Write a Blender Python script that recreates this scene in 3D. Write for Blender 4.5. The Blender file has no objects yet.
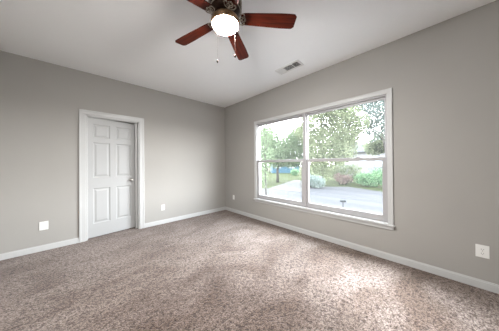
import bpy, bmesh, math, random
from mathutils import Vector, Matrix
R = math.radians
scene = bpy.context.scene
C = scene.collection

# ------------------------------------------------------------------ camera
cam_d = bpy.data.cameras.new('camera')
cam_d.sensor_width = 36.0
cam_d.lens = 177.935 / 499 * 36
cam_d.shift_y = (162.66 - 165.5) / 499
cam_d.clip_start = 0.02
cam = bpy.data.objects.new('camera', cam_d)
C.objects.link(cam)
yaw, roll, pitch = R(43.587), R(-0.468), R(0.281)
fw = Vector((math.sin(yaw), math.cos(yaw), 0)); rt = Vector((math.cos(yaw), -math.sin(yaw), 0)); up = Vector((0, 0, 1))
fw, up = fw * math.cos(pitch) + up * math.sin(pitch), up * math.cos(pitch) - fw * math.sin(pitch)
rt, up = rt * math.cos(roll) + up * math.sin(roll), up * math.cos(roll) - rt * math.sin(roll)
m = Matrix((rt, up, -fw)).transposed().to_4x4()
m.translation = Vector((-2.8294, -3.9266, 1.2328))
cam.matrix_world = m
scene.camera = cam

# ------------------------------------------------------------------ sky and exposure
SKY = 16.5
world = bpy.data.worlds.new('sky')
scene.world = world
world.use_nodes = True
nt = world.node_tree
nt.nodes.clear()
wo = nt.nodes.new('ShaderNodeOutputWorld')
bg = nt.nodes.new('ShaderNodeBackground')
tc = nt.nodes.new('ShaderNodeTexCoord')
sp = nt.nodes.new('ShaderNodeSeparateXYZ')
rp = nt.nodes.new('ShaderNodeValToRGB')
rp.color_ramp.elements[0].position = 0.0
rp.color_ramp.elements[0].color = (1.0, 1.0, 1.0, 1)
rp.color_ramp.elements[1].position = 0.8
rp.color_ramp.elements[1].color = (0.74, 0.88, 1.0, 1)
nt.links.new(tc.outputs['Generated'], sp.inputs[0])
nt.links.new(sp.outputs['Z'], rp.inputs[0])
nt.links.new(rp.outputs[0], bg.inputs[0])
bg.inputs[1].default_value = SKY
nt.links.new(bg.outputs[0], wo.inputs[0])

def portal(name, loc, rot, sx, sy):
    l = bpy.data.lights.new(name, 'AREA'); l.shape = 'RECTANGLE'; l.size = sx; l.size_y = sy
    l.cycles.is_portal = True
    o = bpy.data.objects.new(name, l); o.location = loc; o.rotation_euler = rot
    C.objects.link(o)
# daylight sampling guides in the openings (portals give off no light themselves)
portal('window_portal', (0.10, -2.338, 1.28), (0, R(90), 0), 1.66, 2.32)

# hazy sun: a broad soft glow of sky to the right of the window view
sd = bpy.data.lights.new('hazy_sun', 'SUN'); sd.energy = 5.5; sd.angle = R(38); sd.color = (0.95, 0.98, 1.0)
so = bpy.data.objects.new('hazy_sun', sd); C.objects.link(so)
so.rotation_euler = Vector((-0.44, -0.30, -0.88)).to_track_quat('-Z', 'Y').to_euler()

scene.view_settings.view_transform = 'Standard'
scene.view_settings.look = 'None'
scene.view_settings.gamma = 1.0
scene.view_settings.use_curve_mapping = False
scene.view_settings.exposure = 1.02

# ------------------------------------------------------------------ materials
def mat(name, col, rough=0.6, metal=0.0, spec=0.4, noise=None, bump=None, emit=None, coat=0.0):
    """noise = (scale, amount) colour variation; bump = (scale, strength, distance)"""
    mt = bpy.data.materials.new(name); mt.use_nodes = True
    n = mt.node_tree; b = n.nodes['Principled BSDF']
    b.inputs['Base Color'].default_value = (*col, 1)
    b.inputs['Roughness'].default_value = rough
    b.inputs['Metallic'].default_value = metal
    b.inputs['Specular IOR Level'].default_value = spec
    b.inputs['Coat Weight'].default_value = coat
    g = n.nodes.new('ShaderNodeNewGeometry')
    if noise:
        t = n.nodes.new('ShaderNodeTexNoise'); t.inputs['Scale'].default_value = noise[0]; t.inputs['Detail'].default_value = 4
        n.links.new(g.outputs['Position'], t.inputs['Vector'])
        r = n.nodes.new('ShaderNodeValToRGB')
        r.color_ramp.elements[0].position = 0.3; r.color_ramp.elements[1].position = 0.7
        r.color_ramp.elements[0].color = (*[c * (1 - noise[1]) for c in col], 1)
        r.color_ramp.elements[1].color = (*[min(1, c * (1 + noise[1])) for c in col], 1)
        n.links.new(t.outputs['Fac'], r.inputs[0]); n.links.new(r.outputs[0], b.inputs['Base Color'])
    if bump:
        t = n.nodes.new('ShaderNodeTexNoise'); t.inputs['Scale'].default_value = bump[0]; t.inputs['Detail'].default_value = 3
        n.links.new(g.outputs['Position'], t.inputs['Vector'])
        u = n.nodes.new('ShaderNodeBump'); u.inputs['Strength'].default_value = bump[1]; u.inputs['Distance'].default_value = bump[2]
        n.links.new(t.outputs['Fac'], u.inputs['Height']); n.links.new(u.outputs[0], b.inputs['Normal'])
    if emit:
        b.inputs['Emission Color'].default_value = (*emit[0], 1); b.inputs['Emission Strength'].default_value = emit[1]
    return mt

M = {}
M['wall'] = mat('greige_wall_paint', (0.378, 0.366, 0.345), 0.75, spec=0.25, noise=(1.3, 0.02), bump=(160, 0.08, 0.001))
M['ceiling'] = mat('white_ceiling_paint', (0.95, 0.96, 0.965), 0.9, spec=0.2, bump=(120, 0.08, 0.001))
M['trim'] = mat('white_trim_paint', (0.5494, 0.5535, 0.5494), 0.38, spec=0.4, noise=(3, 0.01))
M['door'] = mat('white_door_paint', (0.4240, 0.4280, 0.4280), 0.42, spec=0.4, noise=(3, 0.01))
M['vinyl'] = mat('white_vinyl', (0.4000, 0.3920, 0.4000), 0.35, spec=0.4, noise=(5, 0.01))
M['plate'] = mat('white_plastic', (0.80, 0.80, 0.78), 0.3, spec=0.5, noise=(9, 0.01))
M['slot'] = mat('dark_slot', (0.03, 0.03, 0.03), 0.6, noise=(50, 0.1))
M['nickel'] = mat('satin_nickel', (0.55, 0.53, 0.50), 0.28, metal=1.0, noise=(40, 0.05))
M['bronze'] = mat('dark_bronze', (0.060, 0.035, 0.026), 0.35, metal=0.6, noise=(60, 0.35))
M['brass'] = mat('antique_brass', (0.46, 0.30, 0.18), 0.32, metal=0.9, noise=(70, 0.35))
M['pewter'] = mat('brushed_cream_pewter', (0.465, 0.420, 0.360), 0.35, metal=0.55, noise=(80, 0.3))
M['fob'] = mat('dark_wood_fob', (0.02, 0.012, 0.01), 0.8, 0.0, 0.1, noise=(90, 0.3))
M['chain'] = mat('pale_chain', (0.10, 0.08, 0.07), 0.6, spec=0.1, noise=(90, 0.1))
M['duct'] = mat('dark_duct', (0.035, 0.034, 0.034), 0.8, noise=(30, 0.1))
M['vent'] = mat('white_vent_enamel', (0.78, 0.78, 0.77), 0.4, noise=(20, 0.02))
M['bulb'] = mat('frosted_lamp_glass', (0.9, 0.88, 0.84), 0.4, emit=((1.0, 0.98, 0.95), 455.0))
M['bark'] = mat('grey_brown_bark', (0.024, 0.021, 0.017), 0.9, spec=0.02, noise=(9, 0.35), bump=(30, 0.5, 0.02))
M['palebark'] = mat('pale_bark', (0.041, 0.037, 0.033), 0.9, spec=0.02, noise=(9, 0.25), bump=(30, 0.5, 0.02))
M['siding'] = mat('white_siding', (0.0957, 0.0957, 0.0957), 0.6, spec=0.02, noise=(2, 0.03))
M['bluepaint'] = mat('blue_siding', (0.017, 0.036, 0.047), 0.6, spec=0.02, noise=(2, 0.05))
M['roof'] = mat('grey_shingle_roof', (0.027, 0.027, 0.027), 0.85, spec=0.02, noise=(6, 0.2))
M['pane'] = mat('dark_house_window', (0.20, 0.22, 0.24), 0.15, noise=(2, 0.2))
M['postdark'] = mat('dark_painted_metal', (0.012, 0.013, 0.013), 0.7, spec=0.05, noise=(30, 0.2))

def leafmat(name, a, b_, trans=0.35):
    mt = bpy.data.materials.new(name); mt.use_nodes = True
    n = mt.node_tree; n.nodes.clear()
    o = n.nodes.new('ShaderNodeOutputMaterial')
    d = n.nodes.new('ShaderNodeBsdfDiffuse'); t = n.nodes.new('ShaderNodeBsdfTranslucent'); mx = n.nodes.new('ShaderNodeMixShader')
    g = n.nodes.new('ShaderNodeNewGeometry'); r = n.nodes.new('ShaderNodeValToRGB')
    r.color_ramp.elements[0].color = (*a, 1); r.color_ramp.elements[1].color = (*b_, 1)
    n.links.new(g.outputs['Random Per Island'], r.inputs[0])
    n.links.new(r.outputs[0], d.inputs[0]); n.links.new(r.outputs[0], t.inputs[0])
    mx.inputs[0].default_value = trans
    n.links.new(d.outputs[0], mx.inputs[1]); n.links.new(t.outputs[0], mx.inputs[2]); n.links.new(mx.outputs[0], o.inputs[0])
    return mt
M['leaf'] = leafmat('fresh_green_leaves', (0.0617, 0.0902, 0.0446), (0.1216, 0.1425, 0.0931))
M['leaf_y'] = leafmat('yellow_green_leaves', (0.0808, 0.1016, 0.0522), (0.1472, 0.1539, 0.1016))
M['leaf_b'] = leafmat('grey_green_leaves', (0.0839, 0.1092, 0.0943), (0.1518, 0.1725, 0.1575))
M['leaf_d'] = leafmat('deep_green_leaves', (0.0420, 0.0952, 0.0448), (0.1190, 0.1750, 0.0952))
M['leaf_p'] = leafmat('pink_blossom', (0.107, 0.064, 0.061), (0.132, 0.110, 0.092))
M['leaf_f'] = leafmat('far_pale_leaves', (0.037, 0.048, 0.034), (0.058, 0.066, 0.052))

# carpet: mottled brown-beige cut pile with brushed patches and painted light falloff
def carpet():
    mt = bpy.data.materials.new('beige_brown_carpet'); mt.use_nodes = True
    n = mt.node_tree; b = n.nodes['Principled BSDF']
    b.inputs['Roughness'].default_value = 0.95; b.inputs['Specular IOR Level'].default_value = 0.1
    b.inputs['Sheen Weight'].default_value = 0.25; b.inputs['Sheen Roughness'].default_value = 0.5
    b.inputs['Sheen Tint'].default_value = (1, 0.92, 0.9, 1)
    g = n.nodes.new('ShaderNodeNewGeometry')
    def noise(sc, det, dist=0.0, mp=None):
        t = n.nodes.new('ShaderNodeTexNoise'); t.inputs['Scale'].default_value = sc; t.inputs['Detail'].default_value = det
        t.inputs['Distortion'].default_value = dist
        if mp:
            k = n.nodes.new('ShaderNodeMapping'); k.inputs['Rotation'].default_value = (0, 0, mp[0]); k.inputs['Scale'].default_value = mp[1]
            n.links.new(g.outputs['Position'], k.inputs[0]); n.links.new(k.outputs[0], t.inputs['Vector'])
        else:
            n.links.new(g.outputs['Position'], t.inputs['Vector'])
        return t
    tuft = noise(95, 2); tuft2 = noise(36, 4, 0.6); patch = noise(1.5, 5, 0.9, (R(25), (1, 1.8, 1))); big = noise(0.9, 2, 0.3)
    def ramp(src, p0, c0, p1, c1):
        r = n.nodes.new('ShaderNodeValToRGB')
        r.color_ramp.elements[0].position = p0; r.color_ramp.elements[1].position = p1
        r.color_ramp.elements[0].color = (*c0, 1); r.color_ramp.elements[1].color = (*c1, 1)
        n.links.new(src.outputs['Fac'], r.inputs[0]); return r
    base = ramp(patch, 0.36, (0.108, 0.077, 0.060), 0.62, (0.188, 0.152, 0.132))
    def mul(a, f):
        x = n.nodes.new('ShaderNodeMix'); x.data_type = 'RGBA'; x.blend_type = 'MULTIPLY'; x.inputs[0].default_value = 1
        n.links.new(a, x.inputs[6]); n.links.new(f, x.inputs[7]); return x.outputs[2]
    t1 = ramp(tuft, 0.36, (0.34, 0.30, 0.28), 0.58, (1.26, 1.26, 1.26))
    t2 = ramp(tuft2, 0.34, (0.38, 0.33, 0.30), 0.58, (1.24, 1.24, 1.24))
    t3 = ramp(big, 0.3, (0.92, 0.92, 0.92), 0.7, (1.06, 1.06, 1.06))
    c = mul(mul(mul(base.outputs[0], t1.outputs[0]), t2.outputs[0]), t3.outputs[0])
    # light falloff painted into the pile colour, ragged edges: dim mid-floor, bright near window
    def falloff_mask(cx_, cy_, sx, sy, rot, colour):
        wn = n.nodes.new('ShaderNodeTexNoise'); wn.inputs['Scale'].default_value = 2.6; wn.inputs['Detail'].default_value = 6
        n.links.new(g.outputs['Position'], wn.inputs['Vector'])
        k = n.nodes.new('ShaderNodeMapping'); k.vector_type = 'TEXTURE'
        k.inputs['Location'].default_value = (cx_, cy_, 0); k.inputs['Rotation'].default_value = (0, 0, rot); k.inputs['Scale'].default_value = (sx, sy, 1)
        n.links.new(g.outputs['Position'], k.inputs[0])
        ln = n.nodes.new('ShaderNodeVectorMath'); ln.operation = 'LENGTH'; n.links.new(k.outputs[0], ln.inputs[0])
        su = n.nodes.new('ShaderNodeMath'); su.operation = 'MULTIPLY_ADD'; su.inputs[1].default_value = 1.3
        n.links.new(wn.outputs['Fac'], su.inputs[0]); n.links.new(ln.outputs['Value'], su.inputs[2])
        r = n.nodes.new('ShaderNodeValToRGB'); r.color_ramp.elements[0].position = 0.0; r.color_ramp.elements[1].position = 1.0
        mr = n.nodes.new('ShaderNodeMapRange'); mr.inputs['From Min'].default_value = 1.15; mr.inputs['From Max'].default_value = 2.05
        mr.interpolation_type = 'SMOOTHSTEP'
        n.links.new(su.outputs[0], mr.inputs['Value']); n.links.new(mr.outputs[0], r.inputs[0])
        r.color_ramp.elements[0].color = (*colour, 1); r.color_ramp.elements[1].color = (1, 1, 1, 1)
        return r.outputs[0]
    c = mul(c, falloff_mask(-2.05, -2.75, 1.0, 0.75, R(-35), (0.66, 0.62, 0.60)))
    c = mul(c, falloff_mask(-0.85, -3.95, 0.55, 0.9, R(-10), (1.60, 1.64, 1.68)))
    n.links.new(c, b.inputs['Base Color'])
    u = n.nodes.new('ShaderNodeBump'); u.inputs['Strength'].default_value = 0.7; u.inputs['Distance'].default_value = 0.012
    ad = n.nodes.new('ShaderNodeMath'); ad.operation = 'ADD'
    n.links.new(tuft.outputs['Fac'], ad.inputs[0]); n.links.new(tuft2.outputs['Fac'], ad.inputs[1])
    n.links.new(ad.outputs[0], u.inputs['Height']); n.links.new(u.outputs[0], b.inputs['Normal'])
    return mt
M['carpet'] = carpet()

def wood():
    mt = bpy.data.materials.new('red_mahogany_blade'); mt.use_nodes = True
    n = mt.node_tree; b = n.nodes['Principled BSDF']
    b.inputs['Roughness'].default_value = 0.42; b.inputs['Specular IOR Level'].default_value = 0.10
    t0 = n.nodes.new('ShaderNodeTexCoord'); k = n.nodes.new('ShaderNodeMapping'); k.inputs['Scale'].default_value = (3, 60, 20)
    t = n.nodes.new('ShaderNodeTexNoise'); t.inputs['Scale'].default_value = 1.0; t.inputs['Detail'].default_value = 5; t.inputs['Distortion'].default_value = 0.6
    r = n.nodes.new('ShaderNodeValToRGB')
    r.color_ramp.elements[0].position = 0.32; r.color_ramp.elements[1].position = 0.68
    r.color_ramp.elements[0].color = (0.020, 0.003, 0.0015, 1); r.color_ramp.elements[1].color = (0.095, 0.0125, 0.004, 1)
    n.links.new(t0.outputs['Object'], k.inputs[0]); n.links.new(k.outputs[0], t.inputs['Vector'])
    n.links.new(t.outputs['Fac'], r.inputs[0]); n.links.new(r.outputs[0], b.inputs['Base Color'])
    return mt
M['wood'] = wood()

def glass():
    mt = bpy.data.materials.new('window_glass'); mt.use_nodes = True
    n = mt.node_tree; n.nodes.clear()
    o = n.nodes.new('ShaderNodeOutputMaterial'); t = n.nodes.new('ShaderNodeBsdfTransparent'); g = n.nodes.new('ShaderNodeBsdfGlossy')
    g.inputs['Roughness'].default_value = 0.03
    lw = n.nodes.new('ShaderNodeLayerWeight'); lw.inputs['Blend'].default_value = 0.5
    pw = n.nodes.new('ShaderNodeMath'); pw.operation = 'POWER'; pw.inputs[1].default_value = 5.0
    f = n.nodes.new('ShaderNodeMath'); f.operation = 'MULTIPLY_ADD'; f.inputs[1].default_value = 0.8; f.inputs[2].default_value = 0.02
    n.links.new(lw.outputs['Facing'], pw.inputs[0]); n.links.new(pw.outputs[0], f.inputs[0])
    d = n.nodes.new('ShaderNodeBsdfTranslucent'); d.inputs[0].default_value = (0.9, 0.92, 0.95, 1)
    mx = n.nodes.new('ShaderNodeMixShader'); mx2 = n.nodes.new('ShaderNodeMixShader')
    mx2.inputs[0].default_value = 0.005      # faint translucent veil added to haze the view like glare
    n.links.new(t.outputs[0], mx2.inputs[1]); n.links.new(d.outputs[0], mx2.inputs[2])
    n.links.new(f.outputs[0], mx.inputs[0]); n.links.new(mx2.outputs[0], mx.inputs[1]); n.links.new(g.outputs[0], mx.inputs[2])
    n.links.new(mx.outputs[0], o.inputs[0])
    return mt
M['glass'] = glass()
def stripes(name, a, b_, scale, axis):
    mt = mat(name, a, 0.85, spec=0.02); n = mt.node_tree; b = n.nodes['Principled BSDF']
    g = n.nodes.new('ShaderNodeNewGeometry'); k = n.nodes.new('ShaderNodeMapping'); k.inputs['Rotation'].default_value = (0, 0, axis)
    k.inputs['Scale'].default_value = (scale, 0.15, 1)
    t = n.nodes.new('ShaderNodeTexNoise'); t.inputs['Scale'].default_value = 1; t.inputs['Detail'].default_value = 3
    r = n.nodes.new('ShaderNodeValToRGB'); r.color_ramp.elements[0].position = .38; r.color_ramp.elements[1].position = .6
    r.color_ramp.elements[0].color = (*a, 1); r.color_ramp.elements[1].color = (*b_, 1)
    n.links.new(g.outputs['Position'], k.inputs[0]); n.links.new(k.outputs[0], t.inputs['Vector'])
    n.links.new(t.outputs['Fac'], r.inputs[0]); n.links.new(r.outputs[0], b.inputs['Base Color'])
    return mt
M['asphalt'] = stripes('weathered_pale_asphalt', (0.0240, 0.0232, 0.0248), (0.0320, 0.0312, 0.0320), 1.6, R(-40))
M['concrete'] = mat('pale_concrete', (0.0405, 0.0386, 0.0359), 0.85, spec=0.02, noise=(1.5, 0.08))
M['grass'] = mat('dry_green_lawn', (0.0138, 0.0166, 0.0055), 0.95, spec=0.02, noise=(1.2, 0.25), bump=(25, 0.6, 0.03))

# ------------------------------------------------------------------ mesh helpers
def link(name, bm, material, parent=None, smooth=False, loc=None):
    me = bpy.data.meshes.new(name)
    bmesh.ops.recalc_face_normals(bm, faces=bm.faces)
    bm.to_mesh(me); bm.free()
    me.materials.append(material)
    if smooth:
        for p in me.polygons: p.use_smooth = True
    o = bpy.data.objects.new(name, me); C.objects.link(o)
    if parent: o.parent = parent
    if loc: o.location = loc
    return o

def box(bm, x0, x1, y0, y1, z0, z1, bev=0.0):
    vs = [bm.verts.new((x, y, z)) for x in (x0, x1) for y in (y0, y1) for z in (z0, z1)]
    F = [(0, 1, 3, 2), (4, 6, 7, 5), (0, 4, 5, 1), (2, 3, 7, 6), (0, 2, 6, 4), (1, 5, 7, 3)]
    fs = [bm.faces.new([vs[i] for i in f]) for f in F]
    if bev > 0:
        es = list({e for f in fs for e in f.edges})
        bmesh.ops.bevel(bm, geom=es, offset=bev, segments=2, affect='EDGES', profile=0.6)
    return vs

def boxes(name, lst, material, parent=None, bev=0.0):
    bm = bmesh.new()
    for b in lst: box(bm, *b, bev)
    return link(name, bm, material, parent)

def lathe(bm, prof, seg=32, c=(0, 0, 0)):
    rings = []
    for r, z in prof:
        if r < 1e-5: rings.append([bm.verts.new((c[0], c[1], c[2] + z))])
        else: rings.append([bm.verts.new((c[0] + r * math.cos(2 * math.pi * i / seg), c[1] + r * math.sin(2 * math.pi * i / seg), c[2] + z)) for i in range(seg)])
    for a, b in zip(rings, rings[1:]):
        for i in range(seg):
            j = (i + 1) % seg
            if len(a) == 1 and len(b) == 1: continue
            if len(a) == 1: bm.faces.new((a[0], b[i], b[j]))
            elif len(b) == 1: bm.faces.new((a[i], a[j], b[0]))
            else: bm.faces.new((a[i], a[j], b[j], b[i]))

def tube(bm, pts, rad, seg=8, closed=False):
    pts = [Vector(p) for p in pts]; n = len(pts); rings = []
    rads = rad if isinstance(rad, (list, tuple)) else [rad] * n
    prev = None
    for i, p in enumerate(pts):
        a = pts[(i - 1) % n] if (closed or i > 0) else p
        b = pts[(i + 1) % n] if (closed or i < n - 1) else p
        t = (b - a).normalized()
        if prev is None:
            u = t.orthogonal().normalized()
        else:
            u = (prev - t * prev.dot(t)).normalized()
        prev = u; v = t.cross(u)
        rings.append([bm.verts.new(p + (u * math.cos(2 * math.pi * k / seg) + v * math.sin(2 * math.pi * k / seg)) * rads[i]) for k in range(seg)])
    prs = list(zip(rings, rings[1:])) + ([(rings[-1], rings[0])] if closed else [])
    for a, b in prs:
        for k in range(seg):
            j = (k + 1) % seg
            bm.faces.new((a[k], a[j], b[j], b[k]))
    if not closed:
        bm.faces.new(rings[0]); bm.faces.new(rings[-1])

def empty(name, loc=(0, 0, 0), rotz=0.0, label=None, cat=None, group=None, kind=None):
    o = bpy.data.objects.new(name, None); o.empty_display_size = 0.1
    o.location = loc; o.rotation_euler = (0, 0, rotz); C.objects.link(o)
    tag(o, label, cat, group, kind); return o

def tag(o, label=None, cat=None, group=None, kind=None):
    if label: o['label'] = label
    if cat: o['category'] = cat
    if group: o['group'] = group
    if kind: o['kind'] = kind
    return o

# ------------------------------------------------------------------ room shell
XL, YB, H = -3.85, -5.30, 2.743           # left wall, back wall, ceiling height
DX0, DX1, DZ = -2.765, -2.005, 2.055       # door opening in the door wall
WY0, WY1, WZ0, WZ1 = -3.497, -1.183, 0.452, 2.108   # window opening
T = 0.14
def struct(name, lst, m_, bev=0.0):
    o = boxes(name, lst, m_, None, bev); o['kind'] = 'structure'; return o

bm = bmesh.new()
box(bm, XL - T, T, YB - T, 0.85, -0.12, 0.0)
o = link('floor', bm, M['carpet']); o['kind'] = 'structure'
struct('ceiling', [(XL - T, T, YB - T, 0.85, H, H + 0.12)], M['ceiling'])
struct('wall_door_side', [(XL - T, DX0, 0, T, 0, H), (DX1, T, 0, T, 0, H), (DX0, DX1, 0, T, DZ, H)], M['wall'])
struct('wall_window_side', [(0, T, YB - T, WY0, 0, H), (0, T, WY1, 0, 0, H), (0, T, WY0, WY1, 0, WZ0), (0, T, WY0, WY1, WZ1, H)], M['wall'])
struct('wall_left', [(XL - T, XL, YB - T, 0, 0, H)], M['wall'])
struct('wall_back', [(XL, 0, YB - T, YB, 0, H)], M['wall'])
struct('wall_closet', [(-3.0, -2.95, T, 0.85, 0, H), (-1.75, -1.70, T, 0.85, 0, H), (-3.0, -1.70, 0.80, 0.85, 0, H)], M['wall'])

# baseboards: flat board with an eased top step
def baseboard(name, segs):
    bm = bmesh.new()
    for ax, a, b, s in segs:      # ax 'x' runs along x on plane y=s[0], sign s[1] into the room
        c, sg = s
        for t_, z0, z1 in ((0.014, 0.0, 0.070), (0.009, 0.070, 0.082)):
            p, q = sorted((c, c + sg * t_))
            if ax == 'x': box(bm, a, b, p, q, z0, z1, 0.002)
            else: box(bm, p, q, a, b, z0, z1, 0.002)
    o = link(name, bm, M['trim']); o['kind'] = 'structure'; return o
baseboard('baseboard_door_side', [('x', XL, -2.842, (0, -1)), ('x', -1.926, 0, (0, -1))])
baseboard('baseboard_window_side', [('y', YB, -0.014, (0, -1))])
baseboard('baseboard_left', [('y', YB, -0.014, (XL, 1))])
baseboard('baseboard_back', [('x', XL + 0.014, -0.014, (YB, 1))])

# ------------------------------------------------------------------ door
dr = empty('door_1', (DX0, 0, 0), label='white six panel door slightly ajar in white casing', kind='structure')
def dbox(name, lst, m_, parent, bev=0.002):
    return boxes(name, [(a - DX0, b - DX0, c, d, e, f) for a, b, c, d, e, f in lst], m_, parent, bev)
cw = 0.077
# casing with raised outer band and stepped inner edge
dbox('door_casing', [(DX0 - cw, DX0, -0.014, 0, 0, DZ), (DX1, DX1 + cw, -0.014, 0, 0, DZ), (DX0 - cw, DX1 + cw, -0.014, 0, DZ, DZ + 0.070),
     (DX0 - cw, DX0 - cw + 0.022, -0.021, -0.014, 0, DZ + 0.070), (DX1 + cw - 0.022, DX1 + cw, -0.021, -0.014, 0, DZ + 0.070),
     (DX0 - cw + 0.022, DX1 + cw - 0.022, -0.021, -0.014, DZ + 0.048, DZ + 0.070)], M['trim'], dr, 0.003)
dbox('door_jamb', [(DX0, DX0 + 0.018, 0, T, 0, DZ), (DX1 - 0.018, DX1, 0, T, 0, DZ), (DX0 + 0.018, DX1 - 0.018, 0, T, DZ - 0.018, DZ),
     (DX1 - 0.052, DX1 - 0.018, 0.085, T, 0, DZ - 0.018), (DX0 + 0.018, DX0 + 0.026, 0.02, 0.035, 0, DZ - 0.018), (DX0 + 0.026, DX1 - 0.030, 0.02, 0.055, DZ - 0.030, DZ - 0.018)], M['trim'], dr)
LW, LH, LT = 0.690, 2.012, 0.035
def door_leaf():
    """six raised panels set into moulded recesses, on both faces"""
    bm = bmesh.new()
    xs = [0.070, 0.305, 0.390, 0.622]
    rows = [(0.225, 0.820), (1.000, 1.595), (1.672, 1.905)]
    holes = [(xs[i], xs[i + 1], z0, z1) for z0, z1 in rows for i in (0, 2)]
    gx = sorted({0.0, LW, *xs}); gz = sorted({0.0, LH, *[z for r_ in rows for z in r_]})
    for y, s in ((0.0, -1), (LT, 1)):
        for i in range(len(gx) - 1):
            for j in range(len(gz) - 1):
                x0, x1, z0, z1 = gx[i], gx[i + 1], gz[j], gz[j + 1]
                if any(abs(h[0] - x0) < 1e-6 and abs(h[2] - z0) < 1e-6 and abs(h[3] - z1) < 1e-6 for h in holes):
                    steps = [(0, 0), (0.010, 0.010), (0.024, 0.011), (0.048, 0.002)]
                    prev = None
                    for ins, dep in steps:
                        yy = y - s * dep
                        ring = [bm.verts.new(p) for p in ((x0 + ins, yy, z0 + ins), (x1 - ins, yy, z0 + ins), (x1 - ins, yy, z1 - ins), (x0 + ins, yy, z1 - ins))]
                        if prev:
                            for k in range(4): bm.faces.new((prev[k], prev[(k + 1) % 4], ring[(k + 1) % 4], ring[k]))
                        prev = ring
                    bm.faces.new(prev)
                else:
                    bm.faces.new([bm.verts.new(p) for p in ((x0, y, z0), (x1, y, z0), (x1, y, z1), (x0, y, z1))])
    for q in (((0, 0, 0), (0, LT, 0), (0, LT, LH), (0, 0, LH)), ((LW, 0, 0), (LW, LT, 0), (LW, LT, LH), (LW, 0, LH)),
              ((0, 0, 0), (LW, 0, 0), (LW, LT, 0), (0, LT, 0)), ((0, 0, LH), (LW, 0, LH), (LW, LT, LH), (0, LT, LH))):
        bm.faces.new([bm.verts.new(p) for p in q])
    bmesh.ops.remove_doubles(bm, verts=bm.verts, dist=1e-5)
    return bm
leaf = link('door_leaf', door_leaf(), M['door'], dr)
leaf.location = (0.022, 0.040, 0.016); leaf.rotation_euler = (0, 0, R(8.0))
bm = bmesh.new()
lathe(bm, [(0, 0.0), (0.031, 0.0), (0.031, 0.006), (0.014, 0.010), (0.011, 0.026), (0.017, 0.032), (0.026, 0.042), (0.028, 0.052), (0.024, 0.062), (0.012, 0.068), (0, 0.069)], 24)
bmesh.ops.rotate(bm, verts=bm.verts, cent=(0, 0, 0), matrix=Matrix.Rotation(R(90), 3, 'X'))
k_ = link('door_knob', bm, M['nickel'], leaf, True); k_.location = (LW - 0.062, 0, 0.925); k_['label'] = 'round satin nickel knob'
boxes('latch_plate', [(LW, LW + 0.0015, 0.006, 0.029, 0.895, 0.955)], M['nickel'], leaf)

# ------------------------------------------------------------------ window
wr = empty('window_1', (0, (WY0 + WY1) / 2, WZ0), label='wide twin single hung window with white casing and stool', kind='structure')
oy, oz = (WY0 + WY1) / 2, WZ0
def wbox(name, lst, m_, parent=wr, bev=0.002, off=(0, 0, 0)):
    return boxes(name, [(a, b, c - oy, d - oy, e - oz, f - oz) for a, b, c, d, e, f in lst], m_, parent, bev)
cw = 0.056
wbox('window_casing', [(-0.014, 0, WY0 - cw, WY0, WZ0, WZ1), (-0.014, 0, WY1, WY1 + cw, WZ0, WZ1), (-0.014, 0, WY0 - cw, WY1 + cw, WZ1, WZ1 + cw),
     (-0.020, -0.014, WY0 - cw, WY0 - cw + 0.018, WZ0, WZ1 + cw), (-0.020, -0.014, WY1 + cw - 0.018, WY1 + cw, WZ0, WZ1 + cw), (-0.020, -0.014, WY0 - cw + 0.018, WY1 + cw - 0.018, WZ1 + cw - 0.018, WZ1 + cw)], M['trim'], bev=0.003)
wbox('window_stool', [(-0.040, 0.03, WY0 + 0.001, WY1 - 0.001, WZ0 - 0.0, WZ0 + 0.012), (-0.040, 0, WY0 - cw - 0.014, WY1 + cw + 0.014, WZ0 - 0.018, WZ0)], M['trim'], bev=0.003)
wbox('window_apron', [(-0.016, 0, WY0 - cw, WY1 + cw, WZ0 - 0.066, WZ0 - 0.018)], M['trim'], bev=0.003)
MY = -2.343
f0, f1 = 0.006, 0.095
wbox('window_frame', [(f0, f1, WY0, WY0 + 0.014, WZ0 + .012, WZ1), (f0, f1, WY1 - 0.014, WY1, WZ0 + .012, WZ1), (f0, f1, WY0 + 0.014, WY1 - 0.014, WZ1 - 0.022, WZ1), (f0 + .012, f1, WY0 + 0.014, WY1 - 0.014, WZ0 + .006, WZ0 + 0.030)], M['vinyl'])
wbox('window_mullion', [(f0 - 0.004, f1, MY - 0.026, MY + 0.026, WZ0 + 0.012, WZ1 - 0.022)], M['vinyl'])
def sash(y0, y1, z0, z1, x0, st, top, bot, lock):
    s = wbox('window_sash', [(x0, x0 + 0.024, y0, y0 + st, z0, z1), (x0, x0 + 0.024, y1 - st, y1, z0, z1), (x0, x0 + 0.024, y0 + st, y1 - st, z0, z0 + bot), (x0, x0 + 0.024, y0 + st, y1 - st, z1 - top, z1)], M['vinyl'])
    g = wbox('window_pane', [(x0 + 0.010, x0 + 0.014, y0 + st - 0.004, y1 - st + 0.004, z0 + bot - 0.004, z1 - top + 0.004)], M['glass'], s, 0)
    if lock:
        for q in ((y0 * .72 + y1 * .28), (y0 * .28 + y1 * .72)):
            l = wbox('sash_lock', [(x0 - 0.006, x0 + 0.006, q - 0.028, q + 0.028, z1, z1 + 0.008), (x0 - 0.012, x0 - 0.004, q - 0.006, q + 0.02, z1 + 0.004, z1 + 0.012)], M['vinyl'], s)
RZ = 1.302
for y0, y1 in ((WY0 + 0.014, MY - 0.026), (MY + 0.026, WY1 - 0.014)):
    sash(y0, y1, WZ0 + 0.030, RZ, 0.014, 0.042, 0.046, 0.070, True)
    sash(y0, y1, RZ - 0.040, WZ1 - 0.022, 0.042, 0.018, 0.032, 0.036, False)

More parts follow.
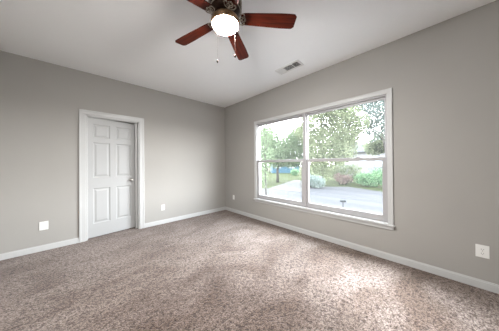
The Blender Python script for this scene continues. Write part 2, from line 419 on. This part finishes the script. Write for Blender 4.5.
# ------------------------------------------------------------------ outlets
def outlet(name, loc, rotz, w, h, kind, label):
    """plate in local XZ, facing local -Y"""
    root = empty(name, loc, rotz, label, 'outlet')
    bm = bmesh.new(); box(bm, -w / 2, w / 2, -0.006, 0, -h / 2, h / 2, 0.0025); link('cover_plate', bm, M['plate'], root)
    if kind == 'duplex':
        for s in (-1, 1):
            bm = bmesh.new()
            lathe(bm, [(0, 0), (0.0165, 0), (0.0165, 0.0025), (0, 0.0025)], 20)
            bmesh.ops.rotate(bm, verts=bm.verts, cent=(0, 0, 0), matrix=Matrix.Rotation(R(90), 3, 'X'))
            f = link('receptacle', bm, M['plate'], root); f.location = (0, -0.006, s * 0.0195)
            boxes('slot', [(-0.008, -0.0055, -0.0030, -0.0024, -0.004, 0.006)], M['slot'], f)
            boxes('slot', [(0.0055, 0.008, -0.0030, -0.0024, -0.003, 0.006)], M['slot'], f)
            boxes('slot', [(-0.002, 0.002, -0.0030, -0.0024, -0.012, -0.008)], M['slot'], f)
        boxes('screw', [(-0.003, 0.003, -0.0068, -0.006, -0.003, 0.003)], M['nickel'], root)
    else:
        boxes('insert', [(-0.0165, 0.0165, -0.0075, -0.006, -0.033, 0.033)], M['plate'], root, 0.0005)
        for s in (-1, 1): boxes('screw', [(-0.0025, 0.0025, -0.0068, -0.006, s * 0.046 - 0.0025, s * 0.046 + 0.0025)], M['nickel'], root)
    return root
outlet('wall_outlet', (-3.212, 0, 0.358), 0, 0.088, 0.122, 'insert', 'square white wall plate left of the door, above the baseboard')
outlet('wall_outlet', (-1.585, 0, 0.335), 0, 0.070, 0.114, 'duplex', 'small white outlet on the wall just right of the door')
outlet('wall_outlet', (0, -0.362, 0.378), R(-90), 0.070, 0.114, 'duplex', 'narrow white outlet between the room corner and the window')
outlet('wall_outlet', (0, -4.226, 0.362), R(-90), 0.084, 0.122, 'duplex', 'white outlet on the window wall at the far right')

# ------------------------------------------------------------------ ceiling vent
vr = empty('ceiling_vent', (-0.440, -2.335, H), 0, 'white louvred air vent in the ceiling near the window wall', 'vent')
VW, VL = 0.125, 0.36     # opening (x by y)
FW = 0.032
boxes('vent_frame', [(-VW / 2 - FW, -VW / 2, -VL / 2 - FW, VL / 2 + FW, -0.009, 0), (VW / 2, VW / 2 + FW, -VL / 2 - FW, VL / 2 + FW, -0.009, 0),
      (-VW / 2, VW / 2, -VL / 2 - FW, -VL / 2, -0.009, 0), (-VW / 2, VW / 2, VL / 2, VL / 2 + FW, -0.009, 0)], M['vent'], vr, 0.003)
boxes('vent_duct', [(-VW / 2, VW / 2, -VL / 2, VL / 2, -0.0012, -0.0004)], M['duct'], vr)
def louvre(cx_, cy_, ln, along, tilt):
    bm = bmesh.new(); box(bm, -ln / 2, ln / 2, -0.0075, 0.0075, -0.0006, 0.0006)
    bmesh.ops.rotate(bm, verts=bm.verts, cent=(0, 0, 0), matrix=Matrix.Rotation(tilt, 3, 'X'))
    bmesh.ops.rotate(bm, verts=bm.verts, cent=(0, 0, 0), matrix=Matrix.Rotation(R(90) if along == 'y' else 0, 3, 'Z'))
    l = link('vent_louvre', bm, M['vent'], vr); l.location = (cx_, cy_, -0.0075)
for i in range(6): louvre(0, VL / 2 - 0.012 - i * 0.016, VW, 'x', R(-38))
for i in range(7): louvre(-VW / 2 + 0.010 + i * 0.0175, -0.005, 0.150, 'y', R(-24))
for i in range(6): louvre(0, -VL / 2 + 0.012 + i * 0.016, VW, 'x', R(38))
for q in (0.072, -0.082): boxes('vent_divider', [(-VW / 2, VW / 2, q - 0.002, q + 0.002, -0.010, -0.002)], M['vent'], vr)

# ------------------------------------------------------------------ ceiling fan
FX, FY, BZ = -1.925, -2.691, 2.480
fan = empty('ceiling_fan', (FX, FY, H), 0, 'five blade mahogany ceiling fan with a lit frosted bowl lamp', 'ceiling fan')
def fl(name, prof, m_, parent=fan, seg=40, z=0):
    bm = bmesh.new(); lathe(bm, prof, seg); o = link(name, bm, m_, parent, True); o.location.z = z; return o
fl('canopy', [(0, 0), (0.078, 0), (0.082, -0.012), (0.074, -0.040), (0.050, -0.058), (0.030, -0.064), (0, -0.064)], M['bronze'])
mo = fl('motor_housing', [(0.030, -0.060), (0.060, -0.070), (0.105, -0.082), (0.128, -0.105), (0.134, -0.140), (0.134, -0.178), (0.126, -0.205), (0.104, -0.228), (0.080, -0.238), (0, -0.238)], M['bronze'])
# ornament: cast band of pale scrolls round the motor, with pierced openings showing the dark housing
bm = bmesh.new()
for zc in (-0.116, -0.200):
    r0 = 0.131 if zc > -0.15 else 0.128
    tube(bm, [(r0 * math.cos(a), r0 * math.sin(a), zc) for a in [2 * math.pi * i / 60 for i in range(60)]], 0.0045, 6, True)
for i in range(15):
    a0 = 2 * math.pi * i / 15
    pts = []
    for k in range(13):
        t = k / 12; ang = a0 + 0.15 * math.sin(t * math.pi * 2); zz = -0.116 - 0.084 * t
        rr = 0.1375
        pts.append((rr * math.cos(ang), rr * math.sin(ang), zz))
    tube(bm, pts, 0.0042, 6)
    c = a0 + 0.2
    tube(bm, [((0.138) * math.cos(c + 0.07 * math.cos(q)), 0.138 * math.sin(c + 0.07 * math.cos(q)), -0.158 + 0.016 * math.sin(q)) for q in [2 * math.pi * j / 12 for j in range(12)]], 0.0038, 6, True)
link('motor_scrollwork', bm, M['pewter'], fan, True)
fl('switch_housing', [(0, -0.236), (0.070, -0.236), (0.074, -0.245), (0.066, -0.262), (0.058, -0.268), (0.058, -0.272), (0, -0.272)], M['bronze'])
lf = fl('lamp_fitter', [(0.050, -0.262), (0.090, -0.266), (0.112, -0.276), (0.119, -0.288), (0.121, -0.300), (0.119, -0.326), (0.116, -0.329), (0.109, -0.329), (0.107, -0.318), (0.100, -0.300), (0.05, -0.28)], M['brass'])
# ornate leaf collar above the fitter
bm = bmesh.new()
for i in range(10):
    a = 2 * math.pi * i / 10
    pts = [((0.066 + 0.040 * t) * math.cos(a + 0.12 * math.sin(6 * t)), (0.066 + 0.040 * t) * math.sin(a + 0.12 * math.sin(6 * t)), -0.240 - 0.034 * t) for t in [k / 6 for k in range(7)]]
    tube(bm, pts, [0.008, 0.007, 0.006, 0.006, 0.005, 0.005, 0.004], 6)
link('collar_leaves', bm, M['brass'], fan, True)
bowl = fl('lamp_bowl', [(0.105, -0.316)] + [(0.1055 * math.cos(a), -0.326 - 0.044 * math.sin(a)) for a in [R(90) * i / 12 for i in range(0, 12)]] + [(0, -0.370)], M['bulb'])
bowl['label'] = 'glowing frosted glass bowl'
# pull chains
def chain(px, py, z1, fobr, name='pull_chain'):
    bm = bmesh.new()
    n_ = int((-0.300 - z1) / 0.0065)
    for i in range(n_):
        z = -0.300 - i * 0.0065
        bmesh.ops.create_icosphere(bm, subdivisions=1, radius=0.0011, matrix=Matrix.Translation((px, py, z)))
    tube(bm, [(px * .86, py * .86, -0.296), (px, py, -0.300), (px, py, z1)], 0.0006, 5)
    ch = link(name, bm, M['chain'], fan, True)
    bm = bmesh.new(); lathe(bm, [(0, 0.0), (0.003, -0.001), (fobr * .8, -0.008), (fobr, -0.016), (fobr * .75, -0.026), (0.002, -0.031), (0, -0.031)], 14)
    f = link('chain_fob', bm, M['fob'], ch, True); f.location = (px, py, z1)
chain(-0.034, 0.074, -0.600, 0.0085)
chain(0.112, 0.010, -0.520, 0.0125)
# blades (long axis = local x), pitched, on scrolled irons
def blade_mesh():
    bm = bmesh.new()
    x0, x1, n_ = 0.132, 0.612, 26
    up_, dn = [], []
    for i in range(n_ + 1):
        t = i / n_; x = x0 + (x1 - x0) * t
        w = 0.049 + 0.016 * min(1, t * 1.4)
        if t < 0.10: w *= math.sqrt(max(0.0, 1 - ((0.10 - t) / 0.10) ** 2)) * 0.45 + 0.55
        if t > 0.93: w *= math.sqrt(max(0.0, 1 - ((t - 0.93) / 0.07) ** 2)) * 0.30 + 0.70
        row = [(x, -w), (x, -w * .5), (x, 0), (x, w * .5), (x, w)]
        up_.append([bm.verts.new((a, b, 0.003)) for a, b in row]); dn.append([bm.verts.new((a, b, -0.003)) for a, b in row])
    for g_ in (up_, dn):
        for a, b in zip(g_, g_[1:]):
            for k in range(4): bm.faces.new((a[k], a[k + 1], b[k + 1], b[k]))
    for i in range(n_):
        for k in (0, 4): bm.faces.new((up_[i][k], up_[i + 1][k], dn[i + 1][k], dn[i][k]))
    for i in (0, n_):
        for k in range(4): bm.faces.new((up_[i][k], up_[i][k + 1], dn[i][k + 1], dn[i][k]))
    return bm
def iron_mesh():
    """cast bracket: arm from the motor, splitting to an open lyre of scrolls under the blade root"""
    bm = bmesh.new()
    tube(bm, [(0.070, 0, -0.002), (0.095, 0, -0.010), (0.120, 0, -0.012), (0.140, 0, -0.009)], [0.012, 0.010, 0.008, 0.007], 8)
    for s in (-1, 1):
        tube(bm, [(0.112, 0, -0.011), (0.116, s * 0.020, -0.010), (0.126, s * 0.040, -0.008), (0.146, s * 0.049, -0.007), (0.160, s * 0.044, -0.007), (0.164, s * 0.034, -0.007), (0.154, s * 0.030, -0.007)], 0.0042, 6)
        tube(bm, [(0.138, 0, -0.009), (0.150, s * 0.010, -0.008), (0.160, s * 0.020, -0.007), (0.170, s * 0.014, -0.007), (0.163, s * 0.005, -0.007), (0.176, 0, -0.007)], 0.0036, 6)
        tube(bm, [(0.128, s * 0.010, -0.009), (0.136, s * 0.022, -0.008), (0.146, s * 0.024, -0.008), (0.148, s * 0.014, -0.008)], 0.0034, 6)
    return bm
first = None
for k in range(5):
    a = 5.6 + k * 2 * math.pi / 5
    if first is None:
        br = link('blade_bracket', iron_mesh(), M['pewter'], fan, True)
        bl = link('blade', blade_mesh(), M['wood'], fan)
        first = (br, bl)
    else:
        br = first[0].copy(); bl = first[1].copy()
        for q in (br, bl): C.objects.link(q); q.parent = fan
    for q in (br, bl):
        q.location = (0, 0, BZ - H)
        q.rotation_mode = 'XYZ'
        q.rotation_euler = (Matrix.Rotation(a, 3, 'Z') @ Matrix.Rotation(R(-12), 3, 'X')).to_euler()

# ------------------------------------------------------------------ outdoors
GZ = -0.5
def sheet(name, pts, z0, z1, m_):
    bm = bmesh.new()
    lo = [bm.verts.new((x, y, z0)) for x, y in pts]; hi = [bm.verts.new((x, y, z1)) for x, y in pts]
    bm.faces.new(lo); bm.faces.new(hi); n_ = len(pts)
    for i in range(n_): bm.faces.new((lo[i], lo[(i + 1) % n_], hi[(i + 1) % n_], hi[i]))
    o = link(name, bm, m_); o['kind'] = 'structure'; return o
sheet('lawn', [(-60, -60), (90, -60), (90, 90), (-60, 90)], GZ - 0.3, GZ, M['grass'])
sheet('road', [(0.6, 8.0), (0.6, -14), (9.3, -14), (9.9, -1.8), (11.0, 0.4), (9.6, 2.1), (7.4, 2.5), (6.2, 4.3), (5.2, 8.0)], GZ, GZ + 0.02, M['asphalt'])
sheet('driveway', [(6.35, 3.9), (6.5, 1.6), (8.2, 2.15), (9.3, 2.5), (13.4, 4.9), (12.6, 5.9)], GZ + 0.02, GZ + 0.035, M['concrete'])

rng = random.Random(7)
def foliage_mesh(blobs, n, size, seed):
    """n folded leaves strewn through ellipsoids; blobs = (x,y,z,rx,ry,rz)"""
    r = random.Random(seed); V = []; F = []
    tot = sum(b[3] * b[4] * b[5] for b in blobs)
    for b in blobs:
        k = max(1, int(n * b[3] * b[4] * b[5] / tot))
        for _ in range(k):
            while True:
                p = Vector((r.uniform(-1, 1), r.uniform(-1, 1), r.uniform(-1, 1)))
                if p.length < 1: break
            p = p * (p.length ** 0.3 if p.length > 0 else 1) 
            c = Vector((b[0] + p.x * b[3], b[1] + p.y * b[4], b[2] + p.z * b[5]))
            s = size * r.uniform(0.6, 1.3)
            d = Vector((r.gauss(0, 1), r.gauss(0, 1), r.gauss(-0.3, 0.7))).normalized()
            n_ = d.orthogonal().normalized(); n_.rotate(Matrix.Rotation(r.uniform(0, 6.28), 3, d)); w = d.cross(n_)
            i = len(V)
            V += [c, c + d * s * .5 + w * s * .28 + n_ * s * .06, c + d * s, c + d * s * .5 - w * s * .28 + n_ * s * .06]
            F += [(i, i + 1, i + 2), (i, i + 2, i + 3)]
    me = bpy.data.meshes.new('foliage'); me.from_pydata([tuple(v) for v in V], [], F); me.update()
    return me
def tree(name, x, y, h, blobs, n, size, lm, bark, label, cat='tree', trunk=0.12, seed=1, group=None, lean=(0, 0)):
    """blobs are relative to the base"""
    root = empty(name, (x, y, GZ), 0, label, cat, group)
    r = random.Random(seed)
    bm = bmesh.new()
    top = Vector((lean[0], lean[1], h * 0.72))
    if trunk:
        tr = [Vector((top.x * t + 0.05 * h * 0.2 * math.sin(5 * t + seed), top.y * t, top.z * t)) for t in [i / 6 for i in range(7)]]
        tube(bm, tr, [trunk * (1 - 0.11 * i) for i in range(7)], 8)
        for b in blobs:
            for q in range(3):
                st = tr[r.randint(2, 5)]
                e = Vector((b[0] + r.uniform(-.6, .6) * b[3], b[1] + r.uniform(-.6, .6) * b[4], b[2] + r.uniform(-.5, .7) * b[5]))
                mid = st.lerp(e, .5) + Vector((r.uniform(-.1, .1), r.uniform(-.1, .1), -.05)) * h * .3
                tube(bm, [st, mid, e], [trunk * .42, trunk * .25, trunk * .08], 6)
        link('trunk', bm, bark, root, True)
    else:
        for b in blobs:
            for q in range(4):
                e = Vector((b[0] + r.uniform(-.6, .6) * b[3], b[1] + r.uniform(-.6, .6) * b[4], b[2] + r.uniform(.1, .7) * b[5]))
                tube(bm, [(b[0] * .6 + r.uniform(-.05, .05), b[1] * .6, 0), (e.x * .6 + b[0] * .3, e.y * .6 + b[1] * .3, e.z * .5), tuple(e)], [.02, .014, .006], 5)
        link('stems', bm, bark, root, True)
    me = foliage_mesh(blobs, n, size, seed); me.materials.append(lm)
    f = bpy.data.objects.new('foliage', me); C.objects.link(f); f.parent = root
    return root

FOL = [
 # name, x, y, h, blobs, leaves, leaf size, leaf material, bark, label, category, trunk
 ('slender_tree', 3.45, 1.55, 5.0, [(-.25, .15, 1.2, .40, .45, .8), (-.15, .1, 2.2, .5, .55, .9), (-.1, .2, 3.2, .6, .65, .9), (.0, .1, 4.1, .6, .7, .8)], 4200, 0.085, 'leaf', 'palebark', 'slender young tree close outside the left edge of the window', 'tree', .04),
 ('leafy_tree', 10.3, 6.1, 6.0, [(0, 0, 2.6, 1.4, 1.4, 1.3), (.5, -1.1, 3.3, 1.3, 1.2, 1.3), (-.5, .9, 4.0, 1.3, 1.2, 1.1), (.9, -1.5, 4.3, .8, .8, .8), (.6, -1.2, 1.9, .9, .9, .6)], 22000, 0.15, 'leaf', 'bark', 'round leafy tree behind the left window half, above the lawn', 'tree', .12),
 ('broad_tree', 11.0, 2.3, 8.0, [(0, 0, 3.0, 1.4, 1.5, 1.6), (.6, -1.2, 4.2, 1.3, 1.3, 1.5), (-.6, .8, 4.6, 1.2, 1.2, 1.4), (.1, -.4, 6.0, 1.4, 1.5, 1.2), (-.2, .0, 1.7, 1.2, 1.4, 1.0), (-.6, .5, .8, .9, 1.2, .75), (.3, -1.4, 2.6, 1.0, 1.0, 1.0), (.5, -1.9, 3.6, .9, .8, .9), (.3, -1.5, 5.4, 1.2, 1.2, 1.0), (.2, .4, 6.3, 1.0, 1.2, .9), (.6, -2.4, 4.6, .8, .7, .8)], 52000, 0.12, 'leaf_y', 'bark', 'large bright green tree filling the left of the right window half', 'tree', .14),
 ('open_tree', 13.4, -1.4, 8.5, [(0, 0, 5.3, 1.2, 2.2, 1.1), (.3, -1.3, 6.2, 1.0, 1.5, 1.1), (-.4, 1.3, 6.2, 1.0, 1.6, 1.1), (0, -.3, 7.4, 1.1, 2.2, 1.1), (0, .9, 4.2, .8, 1.2, .9), (.4, -1.0, 4.4, .8, 1.3, .8)], 30000, 0.12, 'leaf_b', 'palebark', 'tall thin grey green tree with open crown at upper right', 'tree', .08),
 ('small_tree', 17.2, -.8, 5.2, [(0, 0, 3.7, 1.1, 1.2, 1.1), (0, -.7, 3.0, .8, .8, .8), (0, .9, 3.2, .8, .9, .8)], 8200, 0.16, 'leaf_y', 'bark', 'small round tree before the white house, right part of the window', 'tree', .07),
 ('green_bush', 12.4, -.62, 1.6, [(0, 0, .55, .75, .85, .55), (.1, -.55, .75, .6, .6, .6), (0, .5, .55, .6, .6, .45)], 6000, 0.09, 'leaf_d', 'bark', 'deep green bush at the lower right of the window', 'bush', 0),
 ('flowering_bush', 12.1, 1.15, 1.2, [(0, 0, .45, .4, .5, .38), (.1, -.3, .5, .3, .35, .35), (-.1, .35, .6, .3, .3, .35)], 1500, 0.085, 'leaf_p', 'bark', 'pinkish flowering bush left of the deep green bush', 'bush', 0),
 ('low_bush', 8.9, 1.75, 1.4, [(0, 0, .45, .5, .6, .45), (-.2, .5, .55, .4, .45, .45)], 3600, 0.085, 'leaf_b', 'bark', 'grey green bush in front of the large bright green tree', 'bush', 0),
 ('tall_bush', 14.2, 1.75, 2.6, [(0, 0, 1.1, .6, .8, 1.0), (0, .9, .9, .6, .6, .8), (0, -.9, 1.0, .5, .6, .8)], 3600, 0.12, 'leaf_y', 'bark', 'pale green tall bush right behind the pinkish flowering bush', 'bush', 0),
 ('wispy_bush', 15.6, -1.1, 2.4, [(0, 0, 1.0, .5, .7, .9), (0, .9, .9, .5, .6, .7), (0, -.9, 1.3, .4, .6, .8)], 1500, 0.11, 'leaf_b', 'palebark', 'tall sparse wispy bush behind the deep green bush, before the white house', 'bush', 0),
 ('round_bush', 19.0, 9.8, 1.2, [(0, 0, .5, .6, .6, .5)], 1500, 0.13, 'leaf_d', 'bark', 'small dark round bush on the lawn before the blue house', 'bush', 0),
 ('rosy_bush', 16.5, 6.6, 1.0, [(0, 0, .35, .45, .6, .35)], 900, 0.11, 'leaf_p', 'bark', 'small rosy bush seen just left of the window mullion', 'bush', 0)]
for i, (nm, x, y, h, bl_, n_, sz, lm, bk, lb, ct, tk) in enumerate(FOL):
    tree(nm, x, y, h, bl_, n_, sz, M[lm], M[bk], lb, ct, tk, seed=3 + i)
far = [(30.0, 24.5, 6.5, 'pale far tree behind the blue house'), (32.5, 16.0, 8.0, 'pale far tree right of the blue house'),
       (35.5, 9.0, 9.0, 'pale far tree behind the bright green tree'), (37.5, 2.0, 7.0, 'pale far tree behind the white house')]
for i, (x, y, h, lb) in enumerate(far):
    tree('far_tree', x, y, h, [(0, 0, h * .42, 2.6, 2.8, h * .32), (.4, -.9, h * .66, 2.1, 2.1, h * .22), (-.4, .9, h * .62, 2.1, 2.1, h * .22)], 4200, 0.36, M['leaf_f'], M['bark'], lb, trunk=.2, seed=20 + i, group='far trees beyond the houses')

# houses
def house(name, x, y, rz, w, d, h, rh, wall, label, wins, porch=None):
    root = empty(name, (x, y, GZ), rz, label, 'house')
    bm = bmesh.new(); box(bm, -w / 2, w / 2, -d / 2, d / 2, 0, h)
    v = [bm.verts.new(p) for p in ((-w / 2, -d / 2, h), (-w / 2, d / 2, h), (-w / 2, 0, h + rh), (w / 2, -d / 2, h), (w / 2, d / 2, h), (w / 2, 0, h + rh))]
    bm.faces.new((v[0], v[1], v[2])); bm.faces.new((v[3], v[4], v[5]))
    link('house_wall', bm, wall, root)
    bm = bmesh.new(); e = .35; t = .12
    for s in (-1, 1):
        p = [(-w / 2 - e, s * (d / 2 + e), h - rh * e / (d / 2)), (w / 2 + e, s * (d / 2 + e), h - rh * e / (d / 2)), (w / 2 + e, 0, h + rh), (-w / 2 - e, 0, h + rh)]
        lo = [bm.verts.new(q) for q in p]; hi = [bm.verts.new((q[0], q[1], q[2] + t)) for q in p]
        bm.faces.new(lo); bm.faces.new(hi)
        for i in range(4): bm.faces.new((lo[i], lo[(i + 1) % 4], hi[(i + 1) % 4], hi[i]))
    link('roof', bm, M['roof'], root)
    for wx, wz, ww, wh in wins:
        f = boxes('house_window', [(wx - ww / 2 - .07, wx + ww / 2 + .07, -d / 2 - .05, -d / 2, wz - .07, wz + wh + .07)], M['siding'], root)
        boxes('house_pane', [(wx - ww / 2, wx + ww / 2, -d / 2 - .06, -d / 2 - .05, wz, wz + wh)], M['pane'], f)
    if porch:
        x0, x1, pd, ph = porch
        boxes('porch_roof', [(x0 - .2, x1 + .2, -d / 2 - pd - .2, -d / 2, ph, ph + .22)], M['siding'], root)
        n_ = 5
        for i in range(n_):
            xx = x0 + (x1 - x0) * i / (n_ - 1)
            boxes('porch_post', [(xx - .07, xx + .07, -d / 2 - pd, -d / 2 - pd + .14, 0, ph)], M['siding'], root)
    return root
house('blue_house', 25.0, 16.0, R(-46.5), 4.6, 5, 1.9, .5, M['bluepaint'], 'small blue house far across the lawn in the left window half', [(-1.3, .9, .8, .8), (1.1, .9, .8, .8)])
house('white_house', 28.0, 2.0, R(-66), 10.5, 6, 3.2, 1.3, M['siding'], 'white house with porch behind the bushes in the right window half', [(-3.9, 1.2, .9, 1.2), (-2.2, 1.2, .9, 1.2), (-.4, 1.2, .9, 1.2), (1.6, 1.2, .9, 1.2), (3.4, 1.2, .9, 1.2)], (0.2, 4.6, 2.0, 1.9))

# small mailbox on a thin post near the road edge
mb = empty('mailbox', (4.12, -1.56, GZ), R(35), 'small dark box on a thin post, outside beyond the window sill', 'mailbox')
bm = bmesh.new(); tube(bm, [(0, 0, .02), (0, 0, .30)], .014, 8); link('post', bm, M['postdark'], mb)
bm = bmesh.new()
ring = [(-.045, 0), (.045, 0), (.045, .04)] + [(.045 * math.cos(a), .04 + .03 * math.sin(a)) for a in [math.pi * i / 8 for i in range(1, 8)]] + [(-.045, .04)]
A_ = [bm.verts.new((x, -.09, .30 + z)) for x, z in ring]; B_ = [bm.verts.new((x, .09, .30 + z)) for x, z in ring]
bm.faces.new(A_); bm.faces.new(B_)
for i in range(len(ring)): bm.faces.new((A_[i], A_[(i + 1) % len(ring)], B_[(i + 1) % len(ring)], B_[i]))
link('letter_box', bm, M['postdark'], mb)
